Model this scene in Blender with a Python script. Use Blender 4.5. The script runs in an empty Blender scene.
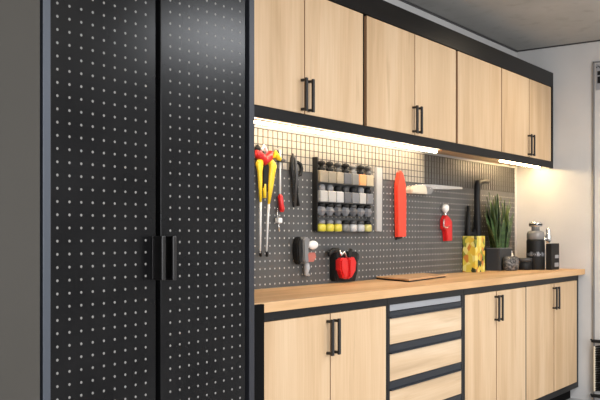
import bpy, bmesh, math, random
from mathutils import Vector, Matrix
random.seed(7)
C = bpy.context.scene.collection
# ------------------------------------------------------------------ camera
F, A, H0 = 851.76, 0.6338, 233.36        # focal length (px of a 600 wide frame), yaw off the wall, horizon row
EYE = 1.24
ca, sa = math.cos(A), math.sin(A)
cd = bpy.data.cameras.new('camera'); cam = bpy.data.objects.new('camera', cd); C.objects.link(cam)
cd.sensor_width = 36; cd.lens = 36*F/600; cd.shift_y = (H0-200)/600; cd.clip_start = .05
cam.location = (0, 0, EYE); cam.rotation_euler = (math.pi/2, 0, A-math.pi/2)
bpy.context.scene.camera = cam
# ------------------------------------------------------------------ world, lights, exposure
vs = bpy.context.scene.view_settings
vs.view_transform = 'Standard'; vs.look = 'None'; vs.gamma = 1; vs.exposure = 0.22
wd = bpy.data.worlds.new('world'); bpy.context.scene.world = wd; wd.use_nodes = True
bgn = wd.node_tree.nodes['Background']; bgn.inputs[0].default_value = (.95, .97, 1.0, 1); bgn.inputs[1].default_value = .80
def area(name, loc, target, sx, sy, power, col):
    ld = bpy.data.lights.new(name, 'AREA'); ld.shape = 'RECTANGLE'; ld.size = sx; ld.size_y = sy
    ld.energy = power; ld.color = col
    o = bpy.data.objects.new(name, ld); C.objects.link(o); o.location = loc
    o.rotation_euler = (Vector(target)-Vector(loc)).to_track_quat('-Z', 'Y').to_euler()
    return o
area('open_side_light', (1.2, -3.6, 2.0), (3.6, 2.3, 1.3), 3.6, 2.2, 230, (.97, .97, 1.0))  # unseen soft light added behind the camera
area('unseen_ceiling_light', (2.6, -0.8, 2.60), (2.6, -0.7, 0), 1.8, .5, 26, (1.0, .95, .88))  # unseen overhead light added out of frame
area('unseen_ceiling_light', (4.55, 0.02, 2.62), (4.55, 0.03, 0), 1.1, .7, 58, (.93, .96, 1.0))  # unseen, added for its reflection in the tall doors
def spot(name, loc, target, power, col, size, blend, rad):
    ld = bpy.data.lights.new(name, 'SPOT'); ld.energy = power; ld.color = col; ld.spot_size = size
    ld.spot_blend = blend; ld.shadow_soft_size = rad
    o = bpy.data.objects.new(name, ld); C.objects.link(o); o.location = loc
    o.rotation_euler = (Vector(target)-Vector(loc)).to_track_quat('-Z', 'Y').to_euler()
spot('ceiling_downlight', (5.85, 1.45, 2.62), (5.55, 1.9, 1.6), 18, (1, .85, .62), 2.2, .8, .05)

# ------------------------------------------------------------------ measured planes (metres)
YU, YC, YB, YW, YT, XE = 2.293, 2.049, 2.099, 2.571, 2.010, 6.380
Z_UB, Z_UDB, Z_UDT, Z_UF = 1.735, 1.787, 2.352, 2.462
Z_CT, Z_CB, Z_BDT, Z_BB, Z_CEIL = .9736, .9341, .8894, .0892, 2.6686
def X(px, y):                              # where the sight line of a column meets the plane at depth y
    t = (px-300)/F
    return y*(ca+t*sa)/(sa-t*ca)
def Z(py, x, y): return EYE+(H0-py)*(x*ca+y*sa)/F
def P(px, py, y):
    x = X(px, y); return Vector((x, y, Z(py, x, y)))

# ------------------------------------------------------------------ materials
def newmat(name, col=(.5, .5, .5), rough=.5, metal=0, spec=None, emit=None, es=0):
    m = bpy.data.materials.new(name); m.use_nodes = True
    b = m.node_tree.nodes['Principled BSDF']
    b.inputs['Base Color'].default_value = (*col, 1); b.inputs['Roughness'].default_value = rough
    b.inputs['Metallic'].default_value = metal
    if spec is not None: b.inputs['Specular IOR Level'].default_value = spec
    if emit: b.inputs['Emission Color'].default_value = (*emit, 1); b.inputs['Emission Strength'].default_value = es
    return m
def noise_col(m, c1, c2, scale=(5, 5, 5), detail=4, lo=.35, hi=.65, bump=0, rough=None, dist=0, nscale=1.0):
    nt = m.node_tree; b = nt.nodes['Principled BSDF']
    tc = nt.nodes.new('ShaderNodeTexCoord'); mp = nt.nodes.new('ShaderNodeMapping'); mp.inputs['Scale'].default_value = scale
    geo = nt.nodes.new('ShaderNodeNewGeometry')
    nt.links.new(geo.outputs['Position'], mp.inputs[0])
    n = nt.nodes.new('ShaderNodeTexNoise'); n.inputs['Scale'].default_value = nscale; n.inputs['Detail'].default_value = detail
    n.inputs['Distortion'].default_value = dist
    nt.links.new(mp.outputs[0], n.inputs[0])
    r = nt.nodes.new('ShaderNodeValToRGB'); r.color_ramp.elements[0].position = lo; r.color_ramp.elements[1].position = hi
    r.color_ramp.elements[0].color = (*c1, 1); r.color_ramp.elements[1].color = (*c2, 1)
    nt.links.new(n.outputs[0], r.inputs[0]); nt.links.new(r.outputs[0], b.inputs['Base Color'])
    if bump:
        bp = nt.nodes.new('ShaderNodeBump'); bp.inputs['Strength'].default_value = bump; bp.inputs['Distance'].default_value = .002
        nt.links.new(n.outputs[0], bp.inputs['Height']); nt.links.new(bp.outputs[0], b.inputs['Normal'])
    return m, nt, r, n, mp
def wood(name, base, dark, pale, grain='z', fine=1.0):
    """oak: broad tone bands, fine fibres and a few darker flecks, all stretched along the grain"""
    m = newmat(name, base, .48)
    s1 = {'z': (7, 7, .55), 'x': (.7, 7, 7)}[grain]; s2 = {'z': (95, 95, 3), 'x': (3, 95, 95)}[grain]; s3 = {'z': (26, 26, 2.6), 'x': (2.6, 26, 26)}[grain]
    m, nt, r, n, mp = noise_col(m, dark, pale, s1, 5, .30, .70, dist=.9)
    e = r.color_ramp.elements.new(.5); e.color = (*base, 1)
    geo = nt.nodes.new('ShaderNodeNewGeometry'); oi = nt.nodes.new('ShaderNodeObjectInfo')
    vm = nt.nodes.new('ShaderNodeVectorMath'); vm.operation = 'SCALE'; vm.inputs[0].default_value = (5.3, 8.1, 3.7)
    nt.links.new(oi.outputs['Random'], vm.inputs['Scale'])
    ad = nt.nodes.new('ShaderNodeVectorMath'); ad.operation = 'ADD'
    nt.links.new(geo.outputs['Position'], ad.inputs[0]); nt.links.new(vm.outputs[0], ad.inputs[1]); nt.links.new(ad.outputs[0], mp.inputs[0])
    b = nt.nodes['Principled BSDF']; last = r.outputs[0]
    for sc, lo, hi, amt in ((s2, .35, .7, .93), (s3, .22, .36, .84)):
        mp2 = nt.nodes.new('ShaderNodeMapping'); mp2.inputs['Scale'].default_value = sc
        nt.links.new(ad.outputs[0], mp2.inputs[0])
        n2 = nt.nodes.new('ShaderNodeTexNoise'); n2.inputs['Scale'].default_value = 1; n2.inputs['Detail'].default_value = 3
        nt.links.new(mp2.outputs[0], n2.inputs[0])
        r2 = nt.nodes.new('ShaderNodeValToRGB'); r2.color_ramp.elements[0].position = lo; r2.color_ramp.elements[1].position = hi
        r2.color_ramp.elements[0].color = (amt, amt*.97, amt*.93, 1); r2.color_ramp.elements[1].color = (1, 1, 1, 1)
        nt.links.new(n2.outputs[0], r2.inputs[0])
        mx = nt.nodes.new('ShaderNodeMix'); mx.data_type = 'RGBA'; mx.blend_type = 'MULTIPLY'; mx.inputs[0].default_value = 1
        nt.links.new(last, mx.inputs[6]); nt.links.new(r2.outputs[0], mx.inputs[7]); last = mx.outputs[2]
    nt.links.new(last, b.inputs['Base Color'])
    return m
M = {}
M['oak'] = wood('pale_oak', (.65, .455, .27), (.55, .37, .205), (.71, .52, .33), 'z')
M['oak_flat'] = wood('pale_oak_sideways_grain', (.66, .48, .30), (.50, .35, .21), (.74, .57, .39), 'x')
M['top'] = wood('worktop_beech', (.66, .40, .19), (.52, .29, .12), (.74, .48, .26), 'x')
M['edge'] = newmat('door_edge_oak', (.36, .20, .10), .6)
M['black'] = newmat('matt_black_laminate', (.008, .008, .009), .42, spec=.3)
M['fascia'] = newmat('satin_black_fascia', (.007, .0065, .0065), .34, spec=.18)
M['gap'] = newmat('black_recess', (.004, .004, .004), .9, spec=.1)
M['handle'] = newmat('black_handle', (.012, .011, .011), .32)
M['tallblack'] = noise_col(newmat('powder_coated_black', (.02, .02, .021), .24, spec=.17), (.006, .006, .0065), (.009, .009, .0095), (6, 6, 6), 3, bump=0)[0]
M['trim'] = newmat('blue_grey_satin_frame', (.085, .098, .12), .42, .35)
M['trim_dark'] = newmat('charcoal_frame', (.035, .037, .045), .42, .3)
M['stud'] = newmat('grey_perforation', (.27, .265, .25), .5)
M['peg'] = noise_col(newmat('pegboard_grey', (.07, .07, .068), .40), (.062, .061, .059), (.080, .079, .076), (8, 8, 8), 3)[0]
M['pegdot'] = newmat('pegboard_hole_rim', (.46, .45, .42), .5)
M['lit_backing'] = newmat('beige_strip_glow', (.32, .29, .235), .5)
M['gridwire'] = newmat('dark_grid_wire', (.035, .03, .025), .5)
M['wall'] = noise_col(newmat('painted_white_wall', (.6, .6, .6), .8), (.52, .512, .50), (.57, .56, .545), (3, 3, 3), 5, bump=.1)[0]
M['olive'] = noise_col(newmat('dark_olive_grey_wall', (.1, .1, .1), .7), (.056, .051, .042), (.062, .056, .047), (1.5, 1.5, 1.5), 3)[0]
M['concrete'] = None
m = newmat('raw_concrete', (.3, .29, .27), .85)
m, nt, r, n, mp = noise_col(m, (.38, .375, .355), (.46, .455, .435), (1.6, 1.6, 1.6), 8, .3, .7, bump=.25)
mp3 = nt.nodes.new('ShaderNodeMapping'); mp3.inputs['Scale'].default_value = (9, 9, 9); g = nt.nodes.new('ShaderNodeNewGeometry')
nt.links.new(g.outputs['Position'], mp3.inputs[0]); v = nt.nodes.new('ShaderNodeTexNoise'); v.inputs['Scale'].default_value = 1; v.inputs['Detail'].default_value = 6
nt.links.new(mp3.outputs[0], v.inputs[0]); r3 = nt.nodes.new('ShaderNodeValToRGB')
r3.color_ramp.elements[0].position = .28; r3.color_ramp.elements[0].color = (.86, .85, .84, 1); r3.color_ramp.elements[1].position = .46; r3.color_ramp.elements[1].color = (1, 1, 1, 1)
nt.links.new(v.outputs[0], r3.inputs[0]); mx = nt.nodes.new('ShaderNodeMix'); mx.data_type = 'RGBA'; mx.blend_type = 'MULTIPLY'; mx.inputs[0].default_value = 1
nt.links.new(r.outputs[0], mx.inputs[6]); nt.links.new(r3.outputs[0], mx.inputs[7]); nt.links.new(mx.outputs[2], nt.nodes['Principled BSDF'].inputs['Base Color'])
M['concrete'] = m
M['floor'] = noise_col(newmat('grey_resin_floor', (.3, .3, .3), .4), (.36, .355, .35), (.46, .45, .44), (2, 2, 2), 6)[0]
M['led'] = newmat('led_diffuser', (1, 1, 1), .5, emit=(1.0, .82, .58), es=44)
M['led2'] = newmat('led_diffuser_warm', (1, 1, 1), .5, emit=(1.0, .72, .38), es=55)
M['alu'] = newmat('brushed_aluminium', (.55, .55, .56), .35, .6)
M['silver'] = newmat('polished_steel', (.75, .75, .74), .25, .8)
M['greystrip'] = newmat('light_grey_and_channel_sheen', (.34, .35, .37), .4, .2)
M['navy'] = newmat('dark_grip_profile', (.014, .019, .028), .35, .2)
M['red'] = newmat('red_plastic', (.62, .012, .012), .35)
M['orange_red'] = newmat('orange_red_plastic', (.78, .055, .025), .4)
M['yellow'] = newmat('yellow_grip', (.85, .58, .02), .4)
M['white'] = newmat('white_plastic', (.78, .77, .74), .4)
M['cream'] = newmat('cream_plastic', (.68, .60, .46), .5)
M['rubber'] = newmat('black_rubber', (.010, .010, .010), .55, spec=.25)
M['darkgrey'] = newmat('dark_grey_plastic', (.05, .05, .05), .45)
M['midgrey'] = newmat('mid_grey_plastic', (.2, .2, .2), .45)
M['leaf'] = noise_col(newmat('snake_plant_leaf', (.05, .12, .03), .4), (.014, .038, .012), (.075, .135, .040), (6, 6, 30), 3, .35, .65)[0]
M['leafedge'] = newmat('pale_leaf_edge', (.15, .21, .085), .5)
M['soil'] = noise_col(newmat('dark_soil', (.02, .015, .01), .9), (.01, .008, .006), (.05, .035, .025), (80, 80, 80), 3)[0]
M['stone'] = noise_col(newmat('speckled_stone', (.2, .2, .2), .6), (.03, .03, .03), (.22, .21, .20), (70, 70, 70), 4, .42, .66)[0]
M['boardwood'] = wood('folder_wood', (.60, .37, .19), (.50, .29, .14), (.66, .43, .24), 'x')
def glass(name, col, alpha=.35):
    m = newmat(name, col, .12); b = m.node_tree.nodes['Principled BSDF']
    b.inputs['Transmission Weight'].default_value = 1-alpha; b.inputs['IOR'].default_value = 1.3
    return m
M['clear'] = glass('clear_plastic', (.85, .87, .88), .25)
m = newmat('yellow_patterned_tin', (.8, .6, .1), .4)      # printed leaves and blossoms on yellow
nt = m.node_tree; g = nt.nodes.new('ShaderNodeNewGeometry'); mp = nt.nodes.new('ShaderNodeMapping'); mp.inputs['Scale'].default_value = (34, 34, 26)
nt.links.new(g.outputs['Position'], mp.inputs[0]); vo = nt.nodes.new('ShaderNodeTexVoronoi'); vo.inputs['Scale'].default_value = 1
nt.links.new(mp.outputs[0], vo.inputs[0]); r = nt.nodes.new('ShaderNodeValToRGB'); r.color_ramp.interpolation = 'CONSTANT'
sp = nt.nodes.new('ShaderNodeSeparateColor'); nt.links.new(vo.outputs['Color'], sp.inputs[0]); nt.links.new(sp.outputs[0], r.inputs[0])
els = [(0, (.68, .54, .07)), (.28, (.26, .28, .04)), (.40, (.78, .68, .22)), (.62, (.035, .04, .015)), (.74, (.72, .50, .05)), (.90, (.60, .22, .04))]
r.color_ramp.elements[0].color = (*els[0][1], 1); r.color_ramp.elements[1].position = els[1][0]; r.color_ramp.elements[1].color = (*els[1][1], 1)
for p_, c_ in els[2:]:
    e = r.color_ramp.elements.new(p_); e.color = (*c_, 1)
nt.links.new(r.outputs[0], nt.nodes['Principled BSDF'].inputs['Base Color']); M['tin'] = m

# ------------------------------------------------------------------ mesh helpers
def box(bm, x0, x1, y0, y1, z0, z1, bev=0, seg=2, mi=0):
    r = bmesh.ops.create_cube(bm, size=1)
    vsx = r['verts']
    bmesh.ops.scale(bm, verts=vsx, vec=(abs(x1-x0), abs(y1-y0), abs(z1-z0)))
    bmesh.ops.translate(bm, verts=vsx, vec=((x0+x1)/2, (y0+y1)/2, (z0+z1)/2))
    fs = list({f for v in vsx for f in v.link_faces})
    if bev:
        es = list({e for v in vsx for e in v.link_edges})
        rr = bmesh.ops.bevel(bm, geom=es, offset=min(bev, abs(x1-x0)*.45, abs(y1-y0)*.45, abs(z1-z0)*.45), segments=seg, affect='EDGES', profile=.5)
        fs = list({f for f in rr['faces']} | {f for f in fs if f.is_valid})
    for f in fs: f.material_index = mi
    return bm
def B(*a, **k): return box(bmesh.new(), *a, **k)
def tube(bm, pts, rads, n=10, mi=0, flat=1.0, flatdir=None):
    """round bar along a path; flat < 1 squashes it along flatdir"""
    pts = [Vector(p) for p in pts]
    if not isinstance(rads, (list, tuple)): rads = [rads]*len(pts)
    rings = []; up = Vector((0, 1, 0))
    for i, p in enumerate(pts):
        t = (pts[min(i+1, len(pts)-1)]-pts[max(i-1, 0)]).normalized()
        u = flatdir or up
        if abs(t.dot(u)) > .95: u = Vector((1, 0, 0))
        s = t.cross(u).normalized(); w = s.cross(t).normalized()
        rings.append([bm.verts.new(p+s*rads[i]*math.cos(2*math.pi*k/n)+w*rads[i]*flat*math.sin(2*math.pi*k/n)) for k in range(n)])
    fs = []
    for a_, b_ in zip(rings, rings[1:]):
        for k in range(n): fs.append(bm.faces.new((a_[k], a_[(k+1) % n], b_[(k+1) % n], b_[k])))
    fs.append(bm.faces.new(rings[0][::-1])); fs.append(bm.faces.new(rings[-1]))
    for f in fs: f.material_index = mi; f.smooth = True
    return bm
def lathe(bm, cx, cy, prof, n=20, mi=0, ex=1, ey=1):
    rings = [[bm.verts.new((cx+r_*ex*math.cos(2*math.pi*k/n), cy+r_*ey*math.sin(2*math.pi*k/n), z_)) for k in range(n)] for r_, z_ in prof]
    for a_, b_ in zip(rings, rings[1:]):
        for k in range(n):
            f = bm.faces.new((a_[k], a_[(k+1) % n], b_[(k+1) % n], b_[k])); f.smooth = True; f.material_index = mi
    bm.faces.new(rings[0][::-1]).material_index = mi; bm.faces.new(rings[-1]).material_index = mi
    return bm
def sphere(bm, c, r, sx=1, sy=1, sz=1, mi=0, u=14, v_=10):
    k = bmesh.ops.create_uvsphere(bm, u_segments=u, v_segments=v_, radius=r)
    bmesh.ops.scale(bm, verts=k['verts'], vec=(sx, sy, sz)); bmesh.ops.translate(bm, verts=k['verts'], vec=c)
    for f in {f for vv in k['verts'] for f in vv.link_faces}: f.smooth = True; f.material_index = mi
    return bm
def prism(bm, pts2, y0, y1, bev=0, mi=0):
    """outline in the wall plane (x, z), front at y0, back at y1"""
    a_ = [bm.verts.new((x_, y0, z_)) for x_, z_ in pts2]; b_ = [bm.verts.new((x_, y1, z_)) for x_, z_ in pts2]
    fs = [bm.faces.new(a_), bm.faces.new(b_[::-1])]
    n = len(a_)
    for i in range(n): fs.append(bm.faces.new((a_[i], b_[i], b_[(i+1) % n], a_[(i+1) % n])))
    bmesh.ops.recalc_face_normals(bm, faces=fs)
    if bev:
        es = list({e for e in fs[0].edges})
        rr = bmesh.ops.bevel(bm, geom=es, offset=bev, segments=2, affect='EDGES')
        fs = [f for f in fs if f.is_valid]+rr['faces']
    for f in fs: f.material_index = mi
    return bm
def pp(pxs, y): return [(P(a_, b_, y).x, P(a_, b_, y).z) for a_, b_ in pxs]     # outline seen on the plane at depth y
def wloc(o):
    v = Vector((0, 0, 0))
    while o: v += o.location; o = o.parent
    return v
def obj(name, bm, mat, parent=None, **k):
    me = bpy.data.meshes.new(name); o = bpy.data.objects.new(name, me)
    if parent is not None:
        off = wloc(parent)
    else:
        vs_ = [v.co for v in bm.verts]
        off = Vector((sum(v.x for v in vs_)/len(vs_), sum(v.y for v in vs_)/len(vs_), min(v.z for v in vs_))); o.location = off
    bmesh.ops.translate(bm, verts=bm.verts, vec=-off); bm.to_mesh(me); bm.free()
    for m_ in (mat if isinstance(mat, (list, tuple)) else [mat]): me.materials.append(M[m_])
    C.objects.link(o)
    if parent is not None: o.parent = parent
    for a_, b_ in k.items(): o[a_] = b_
    return o
def thing(name, label, cat, loc, group=None):
    o = bpy.data.objects.new(name, None); C.objects.link(o); o.location = loc; o.empty_display_size = .05
    o['label'] = label; o['category'] = cat
    if group: o['group'] = group
    return o
def tag(o, label, cat, group=None):
    o['label'] = label; o['category'] = cat
    if group: o['group'] = group
    return o
def struct(name, bm, mat): return obj(name, bm, mat, kind='structure')

# ------------------------------------------------------------------ the room
struct('floor', B(-1.5, XE+.1, -4.5, YW+.1, -.05, 0), 'floor')
struct('ceiling', B(-1.5, XE+.1, -4.5, YW+.1, Z_CEIL, Z_CEIL+.1), 'concrete')
struct('wall_back', B(1.3, XE+.1, YW+.012, YW+.11, 0, Z_CEIL), 'wall')
struct('wall_right', B(XE, XE+.1, -4.5, YW+.012, 0, Z_CEIL), 'wall')
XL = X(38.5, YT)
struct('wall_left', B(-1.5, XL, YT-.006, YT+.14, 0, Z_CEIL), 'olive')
struct('shadow_line_1', B(2.5, XE, YW+.000, YW+.012, Z_CEIL-.012, Z_CEIL, .002), 'darkgrey')  # thin shadow under the ceiling, built as a dark strip
struct('shadow_line_2', B(XE-.008, XE, -1, YW, Z_CEIL-.010, Z_CEIL, .002), 'darkgrey')  # same ceiling shadow along the end wall, built as a dark strip
# white flush door in the end wall, its near edge just inside the picture
yd = 0
for i in range(60):                                     # y on the end wall seen at column 593.5
    t_ = (593.5-300)/F; yd = XE*(sa-t_*ca)/(ca+t_*sa)
zd = Z(62, XE, yd)
dr = struct('door_1', B(XE-.012, XE, yd-.92, yd-.012, .01, zd-.012, .002), 'wall')
fr = obj('door_frame', B(XE-.016, XE, yd-.012, yd, 0, zd, .002), 'midgrey', dr)
obj('door_frame', B(XE-.016, XE, yd-.93, yd, zd-.012, zd, .002), 'midgrey', dr)
sg = bmesh.new(); box(sg, XE-.017, XE-.012, yd-.16, yd-.022, zd-.215, zd-.02, .001)
for i, (za, zb) in enumerate(((.075, .105), (.115, .165))):
    box(sg, XE-.019, XE-.017, yd-.058, yd-.034, zd-zb, zd-za, 0, mi=1)
for i in range(6): box(sg, XE-.0185, XE-.017, yd-.032-i*.011, yd-.026-i*.011, zd-.052+.006*(i % 2), zd-.040+.006*(i % 2), 0, mi=1)
o = obj('door_sign', sg, ['greystrip', 'rubber']); tag(o, 'small grey sign with black pictograms at the top of the white door', 'sign')

# ------------------------------------------------------------------ perforated panels
def studs(bm, xs, zs, y, r, h, mi=1, n=8):
    for x_ in xs:
        for z_ in zs:
            a_ = [bm.verts.new((x_+r*math.cos(2*math.pi*k/n), y, z_+r*math.sin(2*math.pi*k/n))) for k in range(n)]
            b_ = [bm.verts.new((x_+r*.6*math.cos(2*math.pi*k/n), y-h*.8, z_+r*.6*math.sin(2*math.pi*k/n))) for k in range(n)]
            t = bm.verts.new((x_, y-h, z_))
            for k in range(n):
                f = bm.faces.new((a_[k], a_[(k+1) % n], b_[(k+1) % n], b_[k])); f.material_index = mi; f.smooth = True
                f = bm.faces.new((b_[k], b_[(k+1) % n], t)); f.material_index = mi; f.smooth = True
    bmesh.ops.recalc_face_normals(bm, faces=[f for f in bm.faces if f.material_index == mi])

# ------------------------------------------------------------------ tall black cabinet
PZ, PX = .0381, .0405
x0, x1 = X(39.5, YT), X(255, YT)
tall = thing('tall_cabinet', 'tall black two-door locker with dotted doors at the left of the worktop', 'cabinet', ((x0+x1)/2, YT+.25, 0))
ZT = 2.45
obj('carcass', B(x0, x1, YT+.03, YW, .04, ZT, .002), 'gap', tall)
obj('plinth', B(x0, x1, YT+.06, YW, 0, .04), 'gap', tall)
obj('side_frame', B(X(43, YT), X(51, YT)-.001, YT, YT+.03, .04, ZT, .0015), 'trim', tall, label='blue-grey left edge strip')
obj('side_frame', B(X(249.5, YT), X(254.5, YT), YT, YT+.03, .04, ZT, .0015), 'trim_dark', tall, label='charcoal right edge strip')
def tall_door(pa, pb, c0, c1, zoff, hx_side):
    xa, xb = X(pa, YT), X(pb, YT)
    d = bmesh.new(); box(d, xa, xb, YT+.006, YT+.03, .045, ZT-.005, .002)
    xs = [X(c0, YT)+(X(c1, YT)-X(c0, YT))*i/8 for i in range(9)]
    zs = [EYE+zoff+PZ*i for i in range(-29, 31)]
    studs(d, xs, zs, YT+.006, .0044, .0018)
    return obj('door', d, ['tallblack', 'stud'], tall)
D1 = tall_door(51.5, 157, 58.7, 147, -.0224, 1); D2 = tall_door(162, 246.5, 171.6, 241.3, .009, -1)
for dd, px, nm in ((D1, 154.2, 0), (D2, 165.2, 1)):
    xx = X(px, YT+.006); za, zb = Z(280, xx, YT-.02), Z(236, xx, YT-.02)
    h = bmesh.new()
    box(h, xx-.004, xx+.005, YT-.042, YT+.006, za, zb, .003, mi=0)
    box(h, xx-.012, xx+.006, YT+.001, YT+.0065, za, zb, .001)
    box(h, xx-.012, xx+.005, YT-.042, YT-.034, za, zb, .002)
    box(h, xx-.011, xx+.004, YT-.040, YT+.004, za, za+.006, .002); box(h, xx-.011, xx+.004, YT-.040, YT+.004, zb-.006, zb, .002)
    obj('handle', h, 'handle', dd)

# ------------------------------------------------------------------ bar handles
def bar_handle(x, y, z0, z1, parent):
    h = bmesh.new(); w = .0078
    box(h, x-w, x+w, y-.034, y-.024, z0, z1, .0015)
    for zz in (z0+.010, z1-.010): box(h, x-w*.9, x+w*.9, y-.026, y, zz-.006, zz+.006, .001)
    return obj('handle', h, 'handle', parent)

# ------------------------------------------------------------------ upper cabinets
XU0 = X(254.5, YT)+.002
def door(x0, x1, y, z0, z1, parent, mat='oak', th=.018, name='door'):
    d = bmesh.new(); box(d, x0, x1, y, y+th, z0, z1, .0012, 1)
    for f in d.faces:
        f.normal_update(); f.material_index = 1 if abs(f.normal.x) > .9 else 0
    return obj(name, d, [mat, 'edge'], parent)
def u(px): return X(px, YU)
uppers = [
 (XU0, u(365.3), [(XU0+.11, u(304.3)), (u(305.2), u(363))], (1, 1), 'wall cabinet with two oak doors nearest the tall black locker'),
 (u(365.3), u(457), [(u(367), u(414.6)), (u(415.3), u(455.8))], (1, 1), 'second wall cabinet from the locker, two oak doors with black bar handles'),
 (u(457), u(501.7), [(u(458), u(501.3))], (), 'single-door oak wall cabinet without a handle, between two double-door ones'),
 (u(501.7), XE-.022, [(u(502.2), u(529)), (u(529.6), u(551))], (1, 1), 'narrow two-door oak wall cabinet against the white end wall')]
for a_, b_, ds, hs, lab in uppers:
    t = thing('wall_cabinet', lab, 'cabinet', ((a_+b_)/2, (YU+YW)/2, Z_UDB), 'oak wall cabinets in a row above the worktop')
    obj('carcass', B(a_+.0005, b_-.0005, YU+.020, YW, Z_UDB-.001, Z_UDT+.001), 'gap', t)
    objs = [door(p, q, YU, Z_UDB, Z_UDT-.003, t) for p, q in ds]
    if hs:
        seam = (ds[0][1]+ds[1][0])/2
        bar_handle(seam-.026, YU, Z_UDB+.008, Z_UDB+.160, objs[0]); bar_handle(seam+.026, YU, Z_UDB+.008, Z_UDB+.160, objs[1])
t = thing('cabinet_surround', 'long black surround framing the oak wall cabinets above and below', 'cabinet frame', ((XU0+XE)/2, (YU+YW)/2, Z_UB))
obj('top_fascia', B(XU0, XE-.001, YU-.002, YW, Z_UDT+.002, Z_UF, .001), 'fascia', t)
obj('bottom_rail', B(XU0, XE-.001, YU-.002, YU+.018, Z_UB, Z_UDB-.002, .001), 'fascia', t)
obj('end_panel', B(XE-.0215, XE-.001, YU-.002, YW, Z_UDB-.002, Z_UDT+.002, .0005), 'fascia', t)
obj('underside_panel', B(XU0, XE-.001, YU+.018, YW, Z_UB+.026, Z_UDB-.002), 'oak_flat', t, label='warm oak underside panel')
# under-cabinet lights
def led(pa, pb, ya, yb, mat, lab, zlo):
    yl = ya; xa, xb = max(X(pa, yl), XU0+.02), min(X(pb, yl), XE-.03)
    g = thing('under_cabinet_light', lab, 'light', ((xa+xb)/2, (ya+yb)/2, Z_UB+.026), 'strip lights under the wall cabinets')
    obj('housing', B(xa-.004, xb+.004, ya-.003, yb+.003, Z_UB+.0185, Z_UB+.026, .001), 'alu', g)
    obj('diffuser', B(xa, xb, ya, yb, zlo, Z_UB+.019, .001), mat, g)
led(240, 437, YW-.110, YW-.094, 'led', 'long glowing strip light under the wall cabinets nearest the locker', Z_UB+.009)
led(503, 540, YU+.085, YU+.112, 'led2', 'short warm strip light under the last wall cabinet by the end wall', Z_UB+.006)

# ------------------------------------------------------------------ pegboard
pb_ = bmesh.new(); box(pb_, XU0, X(514.8, YW), YW, YW+.011, Z_CT+.001, Z_UB+.011)
xs = []; x_ = XU0+.03
while x_ < X(514.8, YW)-.01: xs.append(x_); x_ += .0385
zs = []; z_ = Z_CT+.02
ZG = Z_UB-.185
while z_ < ZG: zs.append(z_); z_ += PZ*.975
studs(pb_, xs, zs, YW, .0050, .0018, n=6)
pgb = obj('pegboard', pb_, ['peg', 'pegdot'])
tag(pgb, 'long grey perforated tool board on the wall above the worktop', 'pegboard')
lat = bmesh.new(); x_ = XU0+.012
while x_ < X(514.8, YW)-.01:
    box(lat, x_-.0016, x_+.0016, YW-.0035, YW+.0005, ZG+.004, Z_UB+.008); x_ += .0385
z_ = ZG+.006
while z_ < Z_UB+.01:
    box(lat, XU0+.002, X(514.8, YW)-.002, YW-.003, YW+.0005, z_-.0020, z_+.0020); z_ += PZ*.975
obj('lit_zone_plate', B(XU0+.001, X(424, YW), YW-.0012, YW+.0002, ZG+.004, Z_UB+.010), 'lit_backing', pgb, label='pale beige plate standing in for the strip light glow behind the wire grid')  # pale colour puts the strip light's glow into the board
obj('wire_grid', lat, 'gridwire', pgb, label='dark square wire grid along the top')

# ------------------------------------------------------------------ base cabinets
XB0 = XU0
def b(px): return X(px, YB)
ZD0 = Z_BB+.042
def base_carcass(t, a_, b_, lft=.003, rgt=.003):
    obj('carcass', B(a_+.0004, b_-.0004, YB+.019, YW, Z_BB, Z_CB-.001), 'gap', t)
    fr = bmesh.new()
    box(fr, a_+.0004, b_-.0004, YB, YB+.022, Z_BDT+.003, Z_CB-.001, .0008)
    box(fr, a_+.0004, b_-.0004, YB, YB+.022, Z_BB, ZD0-.003, .0008)
    if lft > .004: box(fr, a_+.0004, a_+lft, YB, YB+.022, ZD0-.003, Z_BDT+.003, .0008)
    if rgt > .004: box(fr, b_-rgt, b_-.0004, YB, YB+.022, ZD0-.003, Z_BDT+.003, .0008)
    obj('front_frame', fr, 'black', t)
    obj('plinth', B(a_+.0004, b_-.0004, YB+.06, YW-.02, 0, Z_BB), 'gap', t)
bases = [
 (XB0, b(387.6), [(b(261.3), b(330)), (b(330.9), b(386))], 'two-door oak base cabinet beside the tall black locker', .02, .010),
 (b(463.5), b(526), [(b(465.2), b(496.2)), (b(496.9), b(525.6))], 'two-door oak base cabinet just right of the drawers', .012, .003),
 (b(526), XE-.001, [(b(526.5), b(553.8)), (b(554.5), b(576.8))], 'two-door oak base cabinet against the white end wall', .003, .026)]
for a_, b_, ds, lab, lf, rg in bases:
    t = thing('base_cabinet', lab, 'cabinet', ((a_+b_)/2, (YB+YW)/2, 0), 'oak base cabinets under the worktop')
    base_carcass(t, a_, b_, ds[0][0]-a_-.002, b_-ds[1][1]-.002)
    objs = [door(p, q, YB, ZD0, Z_BDT, t) for p, q in ds]
    seam = (ds[0][1]+ds[1][0])/2
    bar_handle(seam-.026, YB, Z_BDT-.180, Z_BDT-.022, objs[0]); bar_handle(seam+.026, YB, Z_BDT-.180, Z_BDT-.022, objs[1])
XW = X(260.3, YC)
obj('filler_strip', B(XB0, XW, YC-.020, YC-.002, .02, Z_CT-.003, .001), 'gap', tall)
a_, b_ = b(387.6), b(463.5)
t = thing('drawer_cabinet', 'oak drawer unit with dark grip strips in the middle of the base row', 'drawer unit', ((a_+b_)/2, (YB+YW)/2, 0))
base_carcass(t, a_, b_, b(390)-a_-.001, b_-b(461.3)-.001)
xa, xb = b(390), b(461.3)
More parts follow.
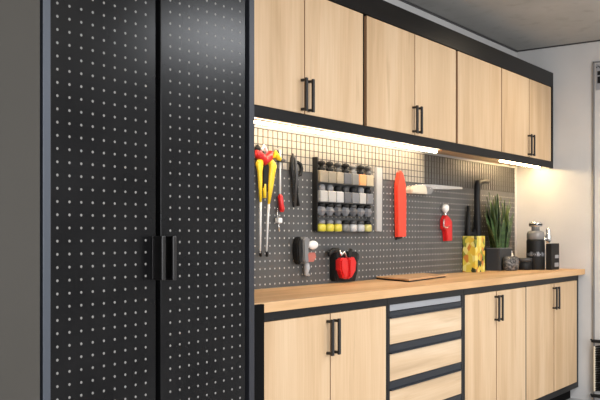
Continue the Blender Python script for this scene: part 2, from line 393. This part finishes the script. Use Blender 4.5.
obj('channel_reflection', B(xa, xb, YB+.004, YB+.02, .8605, Z_BDT+.002, .001), 'greystrip', t, label='light grey strip painting the reflection in the channel above the top drawer')  # reflection at the channel top, built as a light grey strip
zz = [(.826, .699), (.653, .520), (.474, .342), (.296, .140)]; gt = [.8595, .698, .519, .341]
for (z1, z0), g1 in zip(zz, gt):
    d = door(xa, xb, YB, z0, z1-.001, t, 'oak_flat', name='drawer')
    gp = bmesh.new(); box(gp, xa, xb, YB+.001, YB+.02, z1, g1-.004, .001); box(gp, xa, xb, YB-.010, YB+.004, z1-.001, z1+.006, .002); 
    prism(gp, [(xa, g1-.002), (xb, g1-.002), (xb, g1-.008), (xa, g1-.008)], YB, YB+.01)
    obj('grip_strip', gp, 'navy', d)

# worktop
wt = bmesh.new(); box(wt, XB0+.001, XE-.001, YC, YW-.0005, Z_CB, Z_CT, .0015)
tag(obj('worktop', wt, 'top'), 'long golden wooden worktop running along the base cabinets', 'worktop')

# ------------------------------------------------------------------ things hanging on the pegboard
YP = YW-.0005                                        # face of the board
def wp(px, py, d=0): return P(px, py, YP-d)
def hook(bm, px, py, mi, d=.03):
    p = wp(px, py); tube(bm, [p, p+Vector((0, -d, 0)), p+Vector((0, -d-.004, .012))], .0025, 8, mi)
# long shears: yellow grips, red bow, thin bright blades
t = thing('long_shears', 'long thin shears with yellow grips and a red bow, hanging nearest the locker', 'shears', wp(264, 255))
k = bmesh.new(); tube(k, [wp(258, 158, .03), wp(257.5, 153, .03), wp(260, 156, .03), wp(264.5, 161, .03), wp(269, 157, .03), wp(271, 152, .03)], [.014, .018, .021, .022, .020, .013], 12)
obj('bow', k, 'red', t)
k = bmesh.new(); sphere(k, wp(257.5, 149, .02), .018, .9, .8, 1.1); tube(k, [wp(257, 147, 0), wp(257.5, 150, .03)], .004); obj('hook_cap', k, 'rubber', t)
k = bmesh.new(); tube(k, [wp(260.5, 150, .02), wp(262, 150, .03), wp(264, 145.5, .03), wp(266.3, 150, .03), wp(266, 153, .02)], .007, 10); tube(k, [wp(264, 146, 0), wp(264, 146, .03)], .004); obj('hanging_loop', k, 'white', t)
for pth, rr in (([(260, 160), (259.5, 164), (259.8, 172), (260.2, 184), (260.6, 202)], [.020, .023, .015, .012, .007]),
                ([(270, 161), (272.5, 166), (271.5, 175), (270.5, 186), (268.8, 204)], [.018, .026, .021, .017, .007])):
    k = bmesh.new(); tube(k, [wp(*q, .03) for q in pth], rr, 12, flat=.7); obj('grip', k, 'yellow', t)
k = bmesh.new(); prism(k, pp([(262, 163), (269, 165), (269, 188), (266.5, 192), (263, 190), (261.5, 182)], YP-.02), YP-.03, YP-.008, .003); obj('spring_housing', k, 'rubber', t)
k = bmesh.new(); tube(k, [wp(264.5, 184, .025), wp(264.4, 198, .025)], [.008, .010], 10); obj('release_catch', k, 'yellow', t)
for pth in ([(260.6, 200), (260.3, 225), (260.2, 253)], [(268.9, 202), (267.5, 225), (266.6, 252)]):
    k = bmesh.new(); tube(k, [wp(*q, .028) for q in pth], [.0065, .0055, .004], 8); bl = obj('blade', k, 'white', t, label='thin pale blade')
    k = bmesh.new(); tube(k, [wp(pth[-1][0]+.2, 251, .028), wp(pth[-1][0]+.4, 256, .020)], .007, 8); obj('tip_cover', k, 'rubber', bl)
# yellow hook knife + red screwdriver to its right
t = thing('pruning_hook', 'small yellow tool with a curved dark beak beside the long shears', 'hand tool', wp(277, 168))
k = bmesh.new(); tube(k, [wp(273.5, 158, .012), wp(275.5, 153, .02), wp(278, 158, .02), wp(281, 160, .02)], [.009, .014, .014, .008], 10); obj('body', k, 'yellow', t)
k = bmesh.new(); tube(k, [wp(280, 160, .02), wp(283, 160.5, .02), wp(285.5, 160.5, .02)], [.010, .012, .006], 10); obj('beak', k, 'darkgrey', t)
k = bmesh.new(); tube(k, [wp(274.5, 155, 0), wp(275, 150.5, .012), wp(277.5, 149, .012), wp(278.5, 154, .015)], .006, 8); obj('hanging_loop', k, 'midgrey', t)
t = thing('screwdriver', 'long thin screwdriver with a red handle, hanging handle down by the shears', 'screwdriver', wp(281, 232))
k = bmesh.new(); tube(k, [wp(280.2, 150, .012), wp(280, 196, .018)], [.004, .0055], 8); tube(k, [wp(280.2, 151, 0), wp(280.2, 151, .014)], .003, 6); obj('shaft', k, 'white', t)
k = bmesh.new(); tube(k, [wp(280, 194, .018), wp(280.2, 197, .018), wp(281, 204, .018), wp(281.8, 209, .018), wp(282, 212, .018)], [.006, .014, .013, .015, .009], 12); obj('handle', k, 'red', t)
t = thing('hanging_tag', 'little white cube-shaped fob on a wire below the red screwdriver', 'fob', wp(278.5, 232))
k = bmesh.new(); c_ = wp(278.6, 220.5, .014); box(k, c_.x-.016, c_.x+.016, YP-.028, YP-.001, c_.z-.013, c_.z+.013, .006, 3); obj('body', k, 'white', t)
k = bmesh.new(); tube(k, [wp(277.4, 209, .006), wp(277.2, 214, .010), wp(278, 218, .012)], .0035, 6); tube(k, [wp(277.4, 209, 0), wp(277.4, 209, .008)], .003, 6); obj('wire', k, 'silver', t)
k = bmesh.new(); tube(k, [wp(278.8, 222, .012), wp(279, 231, .012)], .003, 6); obj('tail', k, 'silver', t)
# black long-nose scissors
t = thing('tongs', 'black long-legged pliers hanging with closed handles up', 'pliers', wp(296, 208))
k = bmesh.new(); tube(k, [wp(293.0, 153.5, .015), wp(292.2, 158, .015), wp(291.6, 168, .015), wp(292.5, 176, .015), wp(293.2, 207, .012)], [.004, .010, .011, .008, .0035], 10); obj('leg', k, 'rubber', t)
k = bmesh.new(); tube(k, [wp(295.0, 157, .02), wp(295.5, 162, .02), wp(296.5, 176, .02), wp(294.5, 208, .014)], [.005, .009, .010, .0035], 10); obj('leg', k, 'darkgrey', t)
k = bmesh.new(); tube(k, [wp(297.2, 162, .012), wp(300.5, 164, .012), wp(301.8, 169, .012), wp(300.5, 175, .012), wp(297.5, 175.5, .012), wp(297.2, 176, .012), wp(297.6, 196, .01), wp(298.3, 206, .01)], [.008, .009, .009, .009, .007, .006, .005, .009], 10); obj('finger_loop', k, 'rubber', t)
k = bmesh.new(); tube(k, [wp(293, 154.5, 0), wp(293, 154.5, .016)], .004, 8); obj('pin', k, 'silver', t)

# ---- rack of small jars
ya = YP-.048
xr0, xr1 = X(319.8, ya), X(375.6, ya)
def rz(py, px=345): return Z(py, X(px, YP-.04), YP-.04)
rows = [(171.5, 183.5, 160.5), (190.8, 202.3, 184.5), (206.0, 215.5, 203.0), (223.0, 231.0, 219.0)]
zsh = [rz(r_[1])-.0045 for r_ in rows]
rack = thing('jar_rack', 'black wall rack with four shelves of small jars in the middle of the board', 'rack', ((xr0+xr1)/2, YP-.04, rz(234)))
k = bmesh.new(); box(k, xr0, xr0+.006, ya+.016, YP, rz(231), rz(160), .002); obj('side_panel', k, 'rubber', rack)
k = bmesh.new(); box(k, xr1-.004, xr1, ya+.03, YP, rz(233), rz(164), .001); obj('side_panel', k, 'midgrey', rack)
for z_ in zsh:
    k = bmesh.new(); box(k, xr0+.006, xr1-.004, ya+.002, YP, z_-.0015, z_+.001, .0008); obj('shelf', k, 'darkgrey', rack)
def cmat(n, c, r=.35): M[n] = newmat(n, c, r); return n
jc = {'beige': cmat('jar_beige', (.25, .21, .15)), 'sand': cmat('jar_sand', (.30, .25, .18)), 'orange': cmat('jar_orange', (.72, .33, .12)), 'cream': cmat('jar_cream', (.45, .38, .25)),
      'pale': cmat('jar_pale', (.42, .40, .37)), 'grey': cmat('jar_grey', (.10, .10, .105)), 'smoke': cmat('jar_smoke', (.17, .172, .18)), 'yellow': cmat('jar_yellow', (.62, .52, .05)), 'white': cmat('jar_white', (.46, .45, .43)), 'clear': cmat('jar_clear', (.17, .165, .15)), 'straw': cmat('jar_straw', (.55, .48, .16))}
cols = [['beige', 'beige', 'sand', 'grey', 'clear', 'orange', 'cream'], ['pale', 'pale', 'white', 'grey', 'smoke', 'pale', 'smoke'], ['smoke', 'smoke', 'grey', 'smoke', 'grey', 'smoke', 'smoke'], ['yellow', 'yellow', 'yellow', 'clear', 'white', 'white', 'straw']]
rn = ['top shelf', 'second-highest shelf', 'third-highest shelf', 'bottom shelf']
on = ['first', 'second', 'third', 'fourth', 'fifth', 'sixth', 'seventh']
cw = (xr1-xr0-.02)/7
protos = {}
def jar_parts(ri, cname):
    """mesh data made once per row and colour, then shared by every copy"""
    key = (ri, cname)
    if key in protos: return protos[key]
    r_ = rows[ri]; h = rz(r_[0])-rz(r_[1])
    bb = bmesh.new()
    hw, hd = cw*.44, .020
    if ri == 2: lathe(bb, 0, 0, [(.004, 0), (.018, .001), (.042, h*.52), (.018, h*1.05), (.014, h*1.1)], 6, ey=.5)
    elif ri == 3: lathe(bb, 0, 0, [(.022, 0), (.032, .004), (.032, h*.8), (.020, h)], 14, ey=.62)
    else: box(bb, -hw, hw, -hd, hd, 0, h*.96, .005, 2)
    me = bpy.data.meshes.new('body'); bb.to_mesh(me); bb.free(); me.materials.append(M[jc[cname]])
    for p_ in me.polygons: p_.use_smooth = ri == 3
    lid = bmesh.new(); hl = rz(r_[2])-rz(r_[0])
    if ri == 0:
        lathe(lid, 0, 0, [(.014, h*.9), (.020, h), (.020, h+.010), (.010, h+.016), (.012, h+.026), (.022, h+.032), (.020, h+.044), (.006, h+hl*.85)], 12)
        tube(lid, [(0, 0, h+.034), (-.012, -.016, h+.040), (-.016, -.026, h+.030)], .006, 8)
    else: lathe(lid, 0, 0, [(.017, h*.9), (.024, h), (.024, h+hl*.55), (.014, h+hl*.9)], 12, ey=.8)
    ml = bpy.data.meshes.new('lid'); lid.to_mesh(ml); lid.free(); ml.materials.append(M[('rubber', 'darkgrey', 'rubber', 'midgrey')[(len(protos)+ri) % 4]])  # greyer lids put glints into the lid colour
    protos[key] = (me, ml); return protos[key]
for ri in range(4):
    for ci in range(7):
        cname = cols[ri][ci]; me, ml = jar_parts(ri, cname)
        jx = xr0+.011+cw*(ci+.5)
        nm = {'smoke': 'smoky grey', 'clear': 'murky glass', 'pale': 'pale'}.get(cname, cname)
        j = thing('storage_jar', f'{nm} jar, {on[ci]} from the left on the {rn[ri]} of the rack', 'jar', (jx, YP-.0235, zsh[ri]+.001), 'small jars on the wall rack')
        bo = bpy.data.objects.new('body', me); C.objects.link(bo); bo.parent = j
        lo = bpy.data.objects.new('lid', ml); C.objects.link(lo); lo.parent = j
        if ri == 0: j.rotation_euler.z = random.uniform(-.25, .25)*.3
# little chain tag below the rack
# white strip and red level
k = bmesh.new(); prism(k, pp([(375.8, 167), (381.6, 168.2), (381.2, 231.5), (376.0, 231)], YP-.01), YP-.016, YP, .002)
tag(obj('white_rule', k, cmat('milky_plastic', (.42, .41, .39))), 'white plastic strip hanging upright just right of the jar rack', 'ruler')
t = thing('red_sheath', 'long orange-red pointed saw sheath hanging upright on the board', 'sheath', wp(400, 237))
k = bmesh.new(); prism(k, pp([(398.6, 172.5), (400.2, 170.8), (402, 173), (404.4, 184), (405.2, 200), (405.0, 236.6), (397.0, 237.0), (396.4, 200), (396.2, 186)], YP-.02), YP-.030, YP-.006, .004); obj('body', k, 'orange_red', t)
k = bmesh.new(); prism(k, pp([(396.4, 182), (400, 177), (402, 177), (402, 238), (395.8, 240), (395.6, 200)], YP-.003), YP-.007, YP, .001); obj('back_clip', k, 'rubber', t)
# horizontal trowel / float
t = thing('pointing_trowel', 'pale narrow trowel lying level on the board, thick handle to the left', 'trowel', wp(430, 195))
k = bmesh.new(); prism(k, pp([(408.5, 189.5), (411, 186), (421, 185.2), (423, 186), (424.5, 194.2), (413, 193.6), (409, 193)], YP-.03), YP-.055, YP-.004, .006); obj('handle', k, 'cream', t)
k = bmesh.new(); prism(k, pp([(422.5, 186), (429, 187.3), (432, 190), (429, 194.2), (423.5, 194.6)], YP-.03), YP-.048, YP-.006, .004); obj('ferrule', k, 'midgrey', t)
k = bmesh.new(); prism(k, pp([(409.5, 186.2), (418, 184.2), (434, 184.6), (461, 187.2), (461.5, 189), (446, 189.4), (428, 189), (418, 187.2)], YP-.03), YP-.040, YP-.018, .002); obj('blade', k, 'silver', t)
# red spray with white cap
t = thing('red_cutter', 'small red cutter with a round white knob, hanging under the trowel', 'cutter', wp(447, 241))
k = bmesh.new(); tube(k, [wp(445.2, 204.5, .02), wp(445.2, 206.5, .02), wp(445.2, 210, .02), wp(445.2, 212.5, .02)], [.016, .026, .025, .012], 14); tube(k, [wp(445.2, 208, 0), wp(445.2, 208, .02)], .006, 8); obj('knob', k, 'white', t)
k = bmesh.new(); prism(k, pp([(445, 215), (447.5, 217), (450.2, 221), (450.4, 240.6), (445.4, 241), (444.4, 231), (442.4, 228), (442.6, 219)], YP-.018), YP-.034, YP-.002, .005); obj('body', k, 'red', t)
k = bmesh.new(); tube(k, [wp(445.3, 212, .02), wp(445.5, 217, .02)], .008, 8); tube(k, [wp(444, 219, .037), wp(443.5, 226, .037), wp(447, 228, .037), wp(449, 226, .037)], .004, 8); obj('wire_spring', k, 'silver', t)
# tape tool
t = thing('tape_dispenser', 'clear and black tape dispenser hanging low on the board, white oval reel', 'dispenser', wp(306, 277))
k = bmesh.new(); prism(k, pp([(297.0, 243), (298.4, 238), (300.2, 236.8), (301.6, 240), (302, 252), (301.2, 262), (299.4, 264.5), (297.6, 261), (296.8, 252)], YP-.03), YP-.038, YP-.006, .006); tube(k, [wp(299.4, 250, .02), wp(299.4, 250, 0)], .006, 8); obj('grip', k, 'rubber', t)
k = bmesh.new(); prism(k, pp([(301.6, 239), (304, 237), (308, 239), (306.6, 250), (308.6, 261), (304, 264), (302, 260)], YP-.03), YP-.045, YP-.004, .005); obj('body', k, cmat('smoky_plastic', (.20, .20, .20)), t)
k = bmesh.new(); c_ = wp(313, 245, .035); sphere(k, c_, .034, 1.25, .45, .66); obj('reel', k, 'white', t)
k = bmesh.new(); prism(k, pp([(305, 253), (313, 252.4), (314.2, 257), (311.6, 261.6), (306, 262)], YP-.03), YP-.046, YP-.010, .004); obj('side_plate', k, cmat('dusty_red', (.42, .12, .09)), t)
k = bmesh.new(); tube(k, [wp(306.5, 263, .02), wp(306.8, 268, .02), wp(306, 274, .02), wp(309, 275, .02)], [.014, .018, .012, .008], 10); tube(k, [wp(307, 268, 0), wp(307, 268, .02)], .005, 6); obj('nozzle', k, cmat('frosted_plastic', (.42, .42, .42)), t)
# red and black holster
t = thing('tool_pouch', 'red and black tool pouch hanging just above the worktop', 'pouch', wp(346, 281))
k = bmesh.new(); prism(k, pp([(332.8, 252), (334, 251), (354.2, 251.5), (355.4, 253), (354.8, 272), (352.6, 281), (334.2, 281), (332.8, 279)], YP-.02), YP-.040, YP, .006); obj('back', k, 'rubber', t)
k = bmesh.new()
for pxs in ([(338.6, 260), (341, 257.6), (345.6, 258), (346.4, 268), (345.6, 279), (341.6, 278), (338.8, 270)], [(347.2, 258), (352.6, 257), (354.4, 262), (353.6, 271), (350.5, 277), (347, 279)]):
    prism(k, pp(pxs, YP-.055), YP-.072, YP-.036, .008)
obj('front_pocket', k, 'red', t)
k = bmesh.new(); tube(k, [wp(338, 250.0, .03), wp(333, 250.4, .035), wp(329.6, 253, .035), wp(329.2, 256.5, .035)], [.012, .014, .012, .008], 10); obj('belt_clip', k, 'rubber', t)
k = bmesh.new(); tube(k, [wp(349, 262, .045), wp(349, 254, .045), wp(350.8, 249.5, .045)], [.011, .012, .011], 12); obj('tool_grip', k, 'rubber', t)
k = bmesh.new(); tube(k, [wp(339.5, 250, .04), wp(341, 255, .045), wp(344, 251.5, .05), wp(346, 257, .045)], [.007, .010, .008, .007], 8); obj('buckle', k, 'silver', t)
k = bmesh.new(); r_ = .018; c_ = wp(357.4, 257, .02)
tube(k, [c_+Vector((r_*math.sin(q*.6283)*.9, 0, r_*1.3*math.cos(q*.6283))) for q in range(11)], .004, 8); tube(k, [wp(355, 256, .02), c_+Vector((-r_*.9, 0, 0))], .004, 6); obj('ring', k, 'darkgrey', t)

# ------------------------------------------------------------------ things on the worktop
Zt = Z_CT
def on(px, py):                                     # point of the worktop seen at a pixel
    D = (EYE-Zt)*F/(py-H0); t_ = (px-300)/F; return Vector((D*(ca+t_*sa), D*(sa-t_*ca), Zt))
# wooden board with a black base
c0, c1, c2, c3 = on(373, 279), on(409, 282.4), on(447, 277.3), on(411, 274)
def quad_slab(bm, cs, z0, z1, sc=1.0, mi=0):
    m_ = sum((c.xy for c in cs), Vector((0, 0)))/4
    ps = [m_+(c.xy-m_)*sc for c in cs]
    a_ = [bm.verts.new((p.x, p.y, z0)) for p in ps]; b_ = [bm.verts.new((p.x, p.y, z1)) for p in ps]
    fs = [bm.faces.new(a_[::-1]), bm.faces.new(b_)]+[bm.faces.new((a_[i], a_[(i+1) % 4], b_[(i+1) % 4], b_[i])) for i in range(4)]
    bmesh.ops.recalc_face_normals(bm, faces=fs)
    rr = bmesh.ops.bevel(bm, geom=list({e for f in fs for e in f.edges}), offset=.002, segments=2, affect='EDGES')
c3 = c0+(c2-c1)
t = thing('flat_case', 'thin flat wooden-topped case lying on the worktop below the sheath', 'case', ((c0+c2)/2))
k = bmesh.new(); quad_slab(k, [c0, c1, c2, c3], Zt, Zt+.008, .97); obj('base', k, 'rubber', t)
k = bmesh.new(); quad_slab(k, [c0, c1, c2, c3], Zt+.008, Zt+.016, 1.0); obj('lid', k, 'boardwood', t)

def front(px, yy): return X(px, yy)
# yellow printed tin with two black tools standing in it
yt0, yt1 = YW-.100, YW-.006
xa, xb = X(462.6, yt1), X(485, yt0)
tin = thing('printed_tin', 'square yellow tin with a leaf and blossom print beside the potted plant', 'tin', ((xa+xb)/2, (yt0+yt1)/2, Zt))
ztin = Z(236, (xa+xb)/2, yt0)
k = bmesh.new(); th = .003
box(k, xa, xb, yt0, yt0+th, Zt, ztin, .001); box(k, xa, xb, yt1-th, yt1, Zt, ztin, .001); box(k, xa, xa+th, yt0+th, yt1-th, Zt, ztin, .001); box(k, xb-th, xb, yt0+th, yt1-th, Zt, ztin, .001)
box(k, xa+th, xb-th, yt0+th, yt1-th, Zt, Zt+.004)
obj('body', k, 'tin', tin)
ym = (yt0+yt1)/2+.005
def T(px, py, y=None): return P(px, py, y or ym)
t = thing('angle_key', 'tall black bar with a bent top standing in the yellow tin', 'hex key', T(476, 250))
k = bmesh.new(); tube(k, [Vector((T(478.2, 236).x, ym, Zt+.006)), T(478.0, 236), T(477.2, 205), T(477.4, 185), T(477.9, 182.6), T(479.6, 181.8), T(484, 181.3), T(488.4, 181.5)], [.018, .021, .022, .022, .020, .017, .015, .013], 12); obj('bar', k, 'rubber', t)
t = thing('forked_clamp', 'black forked clamp standing in the yellow tin, left of the bent bar', 'clamp', T(468, 250))
yk = yt1-.022
k = bmesh.new(); tube(k, [Vector((T(468.2, 236, yk).x, yk, Zt+.006)), T(468.2, 232, yk), T(468.2, 222, yk), T(468.8, 206, yk)], [.016, .020, .018, .014], 10); obj('prong', k, 'rubber', t)
k = bmesh.new(); tube(k, [T(468.4, 231, yk), T(471, 235, yk), T(474, 234.5, yk), T(475.4, 228, yk), T(475.2, 214, yk)], [.018, .022, .022, .016, .010], 10); obj('yoke', k, 'rubber', t)

# snake plant
yp0, yp1 = YW-.125, YW-.02
xa, xb = max(X(486.2, yp1), X(485, yt0)+.012), X(511.5, yp0)
pl = thing('potted_plant', 'snake plant with upright green leaves in a square black pot', 'plant', ((xa+xb)/2, (yp0+yp1)/2, Zt))
zp = Z(248.5, (xa+xb)/2, yp0)
k = bmesh.new()
box(k, xa, xb, yp0, yp0+.008, Zt, zp, .002); box(k, xa, xb, yp1-.008, yp1, Zt, zp, .002); box(k, xa, xa+.008, yp0+.008, yp1-.008, Zt, zp, .002); box(k, xb-.008, xb, yp0+.008, yp1-.008, Zt, zp, .002); box(k, xa+.008, xb-.008, yp0+.008, yp1-.008, Zt, Zt+.01)
pot = obj('pot', k, 'darkgrey', pl)
k = bmesh.new(); z_ = zp-.001
box(k, xa-.004, xb+.004, yp0-.004, yp0+.008, z_, z_+.006, .001); box(k, xa-.004, xb+.004, yp1-.008, yp1+.004, z_, z_+.006, .001); box(k, xa-.004, xa+.008, yp0+.008, yp1-.008, z_, z_+.006, .001); box(k, xb-.008, xb+.004, yp0+.008, yp1-.008, z_, z_+.006, .001)
obj('rim', k, 'midgrey', pot)
obj('soil', B(xa+.008, xb-.008, yp0+.008, yp1-.008, zp-.03, zp-.012), 'soil', pl)
k = bmesh.new()
def leaf(bm, bx, by, tx, ty, tz, w):
    li = random.choice((0, 0, 1)); z0 = zp-.02; n = 9; rot = random.uniform(-.5, .5)
    side = Vector((math.cos(rot), math.sin(rot), 0)); nor = Vector((-math.sin(rot), math.cos(rot), 0))
    prev = None
    for i in range(n+1):
        s = i/n; c = Vector((bx+(tx-bx)*s**1.4, by+(ty-by)*s**1.4, z0+(tz-z0)*s))
        ww = w*(.62+.75*math.sin(min(1, s*1.25)*math.pi*.62))*(1 if s < .7 else max(.03, (1-s)/.3)**.8)*.72
        tw = side*math.cos(s*.5)+nor*math.sin(s*.5)
        ring = [bm.verts.new(c-tw*ww), bm.verts.new(c-tw*ww*.8+nor*.003), bm.verts.new(c+nor*.006), bm.verts.new(c+tw*ww*.8+nor*.003), bm.verts.new(c+tw*ww), bm.verts.new(c+nor*.0015+tw*ww*.5), bm.verts.new(c+nor*.002-tw*ww*.5)]
        if prev:
            for q in range(7):
                f = bm.faces.new((prev[q], prev[(q+1) % 7], ring[(q+1) % 7], ring[q])); f.smooth = True
                f.material_index = 1 if (li and q in (1, 2)) or q in (0, 3) and random.random() < .5 else 0
        else: bm.faces.new(ring[::-1])
        prev = ring
    bm.faces.new(prev)
tips = [(485.6, 204, .9), (492.8, 212, .3), (500.6, 214, .2), (508.6, 217, .1), (501, 226, .05), (510.2, 199, .5), (484.6, 213, .2), (487.2, 197, .5), (489.3, 192, .5), (491.6, 203, .1), (493.6, 199, .8), (495.6, 196, .3), (497.8, 194, .6), (499.4, 206, .0), (501.4, 197, .9), (503.0, 203, .2), (505.0, 200, .6), (507.4, 205, .4), (509.2, 208, .1), (511.4, 204, .7), (513.8, 213, .4), (512.6, 222, .0), (486.6, 222, .0), (497, 220, .0), (504.4, 218, 0), (490.6, 216, 0)]
for i, (px, py, dep) in enumerate(tips):
    yy = yp0+.01+dep*(yp1-yp0-.03); tp = P(px, py, yy)
    fx = (px-484)/30
    yb2 = yp0+.03+dep*(yp1-yp0-.06); bxx = min(max(X(488+(px-484)*.72, yb2), xa+.025), xb-.025)
    leaf(k, bxx, yb2, min(tp.x, XE-.02), yy, tp.z, .037)
bmesh.ops.recalc_face_normals(k, faces=k.faces)
obj('leaves', k, ['leaf', 'leafedge'], pl)
# speckled stone bowl in front of the pot
c_ = on(508, 270.4); rr = .088; hh = Z(256.5, c_.x, c_.y)-Zt; c_.y = min(c_.y, yp0-.045)
k = bmesh.new()
lathe(k, c_.x, c_.y, [(rr*.7, Zt), (rr*.92, Zt+.008), (rr, Zt+hh*.45), (rr*.95, Zt+hh*.8), (rr*.8, Zt+hh), (rr*.7, Zt+hh*.93), (rr*.6, Zt+hh*.6)], 22, ey=.6)
tag(obj('stone_bowl', k, 'stone'), 'small oval speckled grey stone bowl in front of the black plant pot', 'bowl')
# white spout behind
yy = YW-.05
xx = X(511.6, yy)
k = bmesh.new(); lathe(k, xx, yy, [(.016, Zt), (.019, Zt+.004), (.019, Zt+.07), (.012, Zt+.10), (.007, Zt+.12), (.006, Zt+.135)], 14)
tag(obj('small_bottle', k, 'white'), 'little white bottle half hidden between the plant and the end wall', 'bottle')
# black tin
yy = 2.37; cx0 = X(524, yy); rr = .056; xa, xb = cx0-rr, cx0+rr; hh = Z(257.8, cx0, yy)-Zt
t = thing('round_tin', 'low round black tin with a lid, right of the speckled bowl', 'tin', ((xa+xb)/2, yy, Zt))
k = bmesh.new(); lathe(k, (xa+xb)/2, yy, [(rr*.95, Zt), (rr, Zt+.003), (rr, Zt+hh*.72)], 22); obj('body', k, 'rubber', t)
k = bmesh.new(); lathe(k, (xa+xb)/2, yy, [(rr*1.04, Zt+hh*.70), (rr*1.04, Zt+hh*.93), (rr*.97, Zt+hh)], 22); obj('lid', k, 'darkgrey', t)
# coffee maker: glass hopper, dark body with light lettering band, silver tap, black side box
yy = 2.315; cx = X(535.6, yy); R0 = .066; yc0 = yy-R0
t = thing('coffee_machine', 'round black coffee machine with a glass hopper and silver lid by the end wall', 'coffee machine', (cx, yy, Zt))
def zc(py): return Z(py, cx, yy)
k = bmesh.new(); lathe(k, cx, yy, [(R0*.97, Zt), (R0, Zt+.004), (R0, zc(241)), (R0*.95, zc(239.5))], 28)
obj('body', k, 'rubber', t)
k = bmesh.new()
random.seed(4); cy = yy; a0_ = math.atan2(-cy, -cx)                 # towards the room
def patch(bm, th, w_, z0, z1, r_=None):
    r_ = r_ or R0+.0012; n = 3; ps = [(cx+r_*math.cos(th+w_*i/n), cy+r_*math.sin(th+w_*i/n)) for i in range(n+1)]
    for (ax, ay), (bx_, by_) in zip(ps, ps[1:]):
        bm.faces.new([bm.verts.new(q) for q in ((ax, ay, z0), (bx_, by_, z0), (bx_, by_, z1), (ax, ay, z1))])
th = a0_-1.05
while th < a0_+1.1:
    w_ = random.uniform(.12, .2); z_ = zc(256); h_ = random.uniform(.024, .034)
    patch(k, th, w_*.3, z_, z_+h_); patch(k, th+w_*.3, w_*.6, z_+h_*.42, z_+h_*.6, R0+.0014)
    if random.random() > .4: patch(k, th+w_*.7, w_*.3, z_, z_+h_)
    th += w_+.09
obj('lettering', k, 'greystrip', t, label='pale lettering band')
k = bmesh.new()
lathe(k, cx, cy, [(R0*.9, zc(239.5)), (R0*.97, zc(239)), (R0*.97, zc(234)), (R0*.86, zc(231.6)), (R0*.5, zc(230.6))], 22); obj('hopper', k, cmat('smoked_glass', (.22, .21, .20), .12), t)
k = bmesh.new(); lathe(k, cx, cy, [(R0*.45, zc(230.6)), (R0*.45, zc(227)), (R0*.72, zc(226.4)), (R0*.72, zc(223)), (R0*.5, zc(221.8))], 20); lid = obj('lid', k, 'silver', t)
k = bmesh.new(); lathe(k, cx, cy, [(R0*.74, zc(225.4)), (R0*.74, zc(224))], 20); obj('band', k, 'rubber', lid)
k = bmesh.new(); q = P(548.5, 236, 2.265)
lathe(k, q.x-.005, q.y, [(.012, zc(243)), (.022, zc(241)), (.024, zc(236)), (.014, zc(233)), (.018, zc(231)), (.016, zc(228.8)), (.006, zc(228))], 14)
tube(k, [(q.x-.005, q.y, zc(238)), (q.x-.03, q.y+.01, zc(239)), (q.x-.055, q.y+.02, zc(240))], .008, 8)
obj('tap', k, 'silver', t)
yb0 = 2.195; yb1 = 2.238; xb2 = min(X(559.3, yb0), XE-.004); xa2 = X(545.8, yb1)
t = thing('black_box', 'upright black carton with small silver patches beside the coffee machine', 'box', ((xa2+xb2)/2, yb0+.02, Zt))
zb_ = Z(243.3, xb2, yb0)
k = bmesh.new(); box(k, xa2, xb2, yb0, yb1, Zt, zb_, .003); obj('body', k, 'rubber', t)
for (p0, q0, p1, q1) in ((555.0, 255.0, 558.6, 258), (554.6, 262.8, 558.6, 266.5)):
    a0 = P(p0, q0, yb0); a1 = P(p1, q1, yb0); k = bmesh.new(); box(k, a0.x, min(a1.x, xb2-.002), yb0-.001, yb0+.001, a1.z, a0.z)
    obj('patch', k, 'greystrip', t, label='small silver printed patch')

# ------------------------------------------------------------------ brush rack on the end wall by the door
def E_(px, py, x=XE):                                    # point on a plane parallel to the end wall
    t_ = (px-300)/F; y_ = x*(sa-t_*ca)/(ca+t_*sa); return Vector((x, y_, Z(py, x, y_)))
xb_ = XE-.05
t = thing('wall_brush', 'black bristled broom head hanging upright at the right edge beside the door', 'brush', E_(597, 400))
q0 = E_(593.5, 346, XE-.03); q1 = E_(593.5, 391, XE-.03)
k = bmesh.new(); box(k, XE-.05, XE-.014, q0.y-.018, q0.y-.004, q1.z, q0.z, .004); obj('brush_block', k, 'cream', t)
k = bmesh.new()
for i in range(20):
    for j in range(4):
        z_ = q1.z+.006+(q0.z-q1.z-.01)*i/19; x_ = XE-.020-j*.008
        tube(k, [(x_, q0.y-.018, z_), (x_-.004, q0.y-.07, z_+random.uniform(-.004, .014)), (x_-.006, q0.y-.115+random.uniform(-.01, .01), z_+random.uniform(-.012, .022))], [.005, .0045, .0015], 5)
obj('bristles', k, 'rubber', t)
for py in (340.5, 395):
    q = E_(592, py, XE-.03); k = bmesh.new(); box(k, XE-.055, XE-.014, q.y-.15, q.y, q.z-.012, q.z+.008, .004)
    tube(k, [(XE-.05, q.y-.006, q.z), (XE-.066, q.y-.004, q.z+.012)], .006, 8); obj('bracket', k, 'rubber', t)
